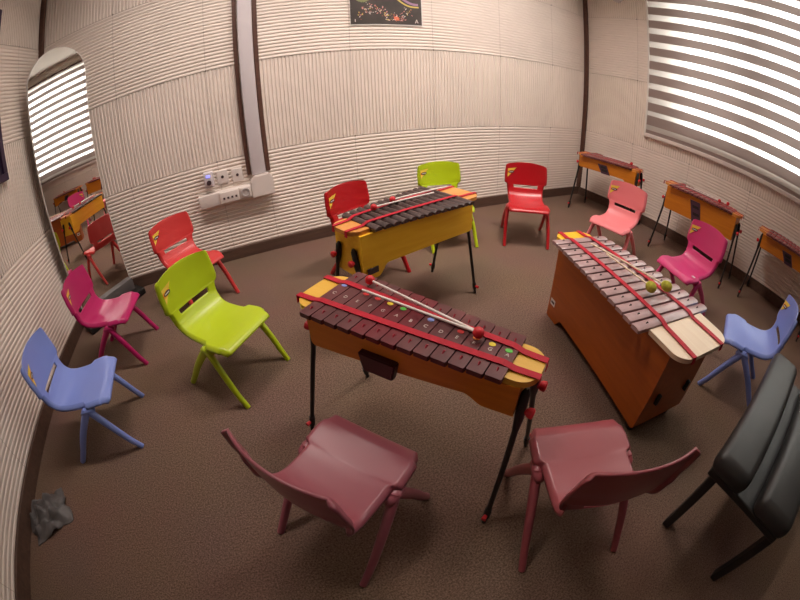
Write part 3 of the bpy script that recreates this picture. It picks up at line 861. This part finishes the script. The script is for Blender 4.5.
mallet((.490, .625, zt_ + .0195), (.294, .985, zt_ + .011), M['redball'], M['stick'], 'red-headed mallet on the maroon bars, head toward the near end', group='mallets on the maroon xylophone')
zt_ = .616
mallet((.705, 1.688, zt_ + .0195), (1.085, 1.788, zt_ + .011), M['redball'], M['stick'], 'red-headed mallet on the dark bars, the one nearer the back wall', group='mallets on the dark brown xylophone')
mallet((.580, 1.625, zt_ + .0195), (.958, 1.715, zt_ + .011), M['redball'], M['stick'], 'red-headed mallet on the dark bars, the one nearer the camera', group='mallets on the dark brown xylophone')
zt_ = .506
mallet((1.372, .583, zt_ + .0285), (1.457, .905, zt_ + .011), M['felt'], M['stickwood'], 'yellow-green felt mallet on the big floor xylophone, left of the pair', .024, 'felt mallets on the big floor xylophone', 1.2)
mallet((1.462, .546, zt_ + .0285), (1.470, 1.020, zt_ + .011), M['felt'], M['stickwood'], 'yellow-green felt mallet on the big floor xylophone, right of the pair', .024, 'felt mallets on the big floor xylophone', 1.2)
zt_ = .621
G2 = 'mallets on the wall xylophones'
zt_ = .642
mallet((3.37, .86, zt_ + .0195), (3.40, 1.25, zt_ + .011), M['redball'], M['stick'], 'red-headed mallet on the middle wall xylophone, the one nearer the wall', group=G2)
mallet((3.30, .93, zt_ + .0195), (3.31, 1.30, zt_ + .011), M['redball'], M['stick'], 'red-headed mallet on the middle wall xylophone, the one nearer the room', group=G2)
zt_ = .624
mallet((3.385, 1.99, zt_ + .0195), (3.33, 2.33, zt_ + .011), M['redball'], M['stick'], 'red-headed mallet on the xylophone in the far corner', group=G2)
mallet((3.52, .01, zt_ + .0195), (3.50, .43, zt_ + .011), M['redball'], M['stick'], 'red-headed mallet on the wall xylophone at the right edge', group=G2)

# ------------------------------------------------------------------ black bench at the right edge
b = empty('padded_bench', (1.36, -.28, 0), 0, 'black leather-look padded bench at the right edge of the circle', 'bench')
def pad(x0, x1, y0, y1, z0, z1, bev):
    bm = bmesh.new(); box(bm, x0, x1, y0, y1, z0, z1, 0)
    bmesh.ops.bevel(bm, geom=bm.edges[:], offset=bev, segments=6, affect='EDGES', profile=.5)
    return bm
obj('seat_pad', pad(-.415, .455, .045, .215, .37, .455, .035), M['leather'], b, True)
obj('seat_pad', pad(-.415, .455, -.215, -.020, .37, .452, .035), M['leather'], b, True)
bm = bmesh.new(); box(bm, -.40, .44, -.20, .20, .345, .375, .006)
obj('seat_frame', bm, M['black'], b)
for (x, y) in ((-.365, .165), (.40, .165), (-.365, -.19), (.40, -.19)):
    bm = bmesh.new(); box(bm, x - .024, x + .024, y - .018, y + .018, 0, .36, .006)
    obj('leg', bm, M['black'], b)

# grey crumpled cloth on the floor by the left wall
bm = bmesh.new()
g_ = bmesh.ops.create_grid(bm, x_segments=26, y_segments=26, size=.5)
rg = random.Random(3)
from mathutils import noise as mnoise
for v in bm.verts:
    x, y = v.co.x, v.co.y
    r_ = math.hypot(x, y) * 2
    hgt = max(0, 1 - r_ * .95) ** .6 * .09
    nz = mnoise.fractal(Vector((x * 5, y * 5, 1.7)), 1.0, 2.0, 4)
    v.co = Vector((x * .30 + .02 * nz, y * .22 + .02 * mnoise.noise(Vector((x * 6, y * 6, 9))), .004 + max(0, hgt * (1 + .9 * nz)) + .008 * abs(nz)))
ext = bmesh.ops.extrude_face_region(bm, geom=bm.faces[:])
for v in ext['geom']:
    if isinstance(v, bmesh.types.BMVert): v.co.z = max(0.0, v.co.z - .004)
cl = obj('crumpled_cloth', bm, M['darkgrey'], None, True)
cl.location = (-1.42, .82, 0); cl.rotation_euler = (0, 0, .5)
tag(cl, 'grey crumpled cloth lying on the carpet beside the left wall', 'cloth')

# ------------------------------------------------------------------ light
w = bpy.data.worlds.new('sky'); scene.world = w; w.use_nodes = True
nt = w.node_tree; bg = nt.nodes['Background']
bg.inputs['Color'].default_value = (1.0, 0.97, 0.93, 1); bg.inputs['Strength'].default_value = 8.5
def area(name, loc, rot, sx, sy, power, col, spread=180, portal=False):
    l = bpy.data.lights.new(name, 'AREA'); l.shape = 'RECTANGLE'; l.size = sx; l.size_y = sy; l.energy = power; l.color = col
    l.spread = math.radians(spread)
    o = bpy.data.objects.new(name, l); COL.objects.link(o); o.location = loc; o.rotation_euler = rot
    if portal: l.cycles.is_portal = True
    return o
area('window_portal', (XR + .235, (WIN[0] + WIN[1]) / 2, (WIN[2] + WIN[3]) / 2), (0, PI / 2, 0), WIN[3] - WIN[2], WIN[1] - WIN[0], 0, (1, 1, 1), portal=True)
area('ceiling_lamp', (1.9, 1.7, ZC - .02), (math.radians(12), 0, 0), 1.2, .6, 46, (1.0, .88, .80), 115)
area('ceiling_lamp', (.0, 1.8, ZC - .02), (math.radians(12), 0, 0), 1.2, .6, 29, (1.0, .88, .80), 115)

# ------------------------------------------------------------------ camera (fisheye lens)
cd = bpy.data.cameras.new('camera'); cam = bpy.data.objects.new('camera', cd); COL.objects.link(cam)
cd.type = 'PANO'
for holder in (cd, getattr(cd, 'cycles', None)):
    try:
        holder.panorama_type = 'FISHEYE_EQUISOLID'
        holder.fisheye_fov = math.radians(190)
        holder.fisheye_lens = 377.69 / 800 * 36
    except Exception: pass
cd.sensor_fit = 'HORIZONTAL'; cd.sensor_width = 36; cd.sensor_height = 27
cd.clip_start = .02
cam.location = (0, 0, 1.22544); cam.rotation_euler = (.9909, .0343, -.4275)
scene.camera = cam
scene.view_settings.view_transform = 'Standard'
scene.view_settings.look = 'None'
scene.view_settings.exposure = 0.28
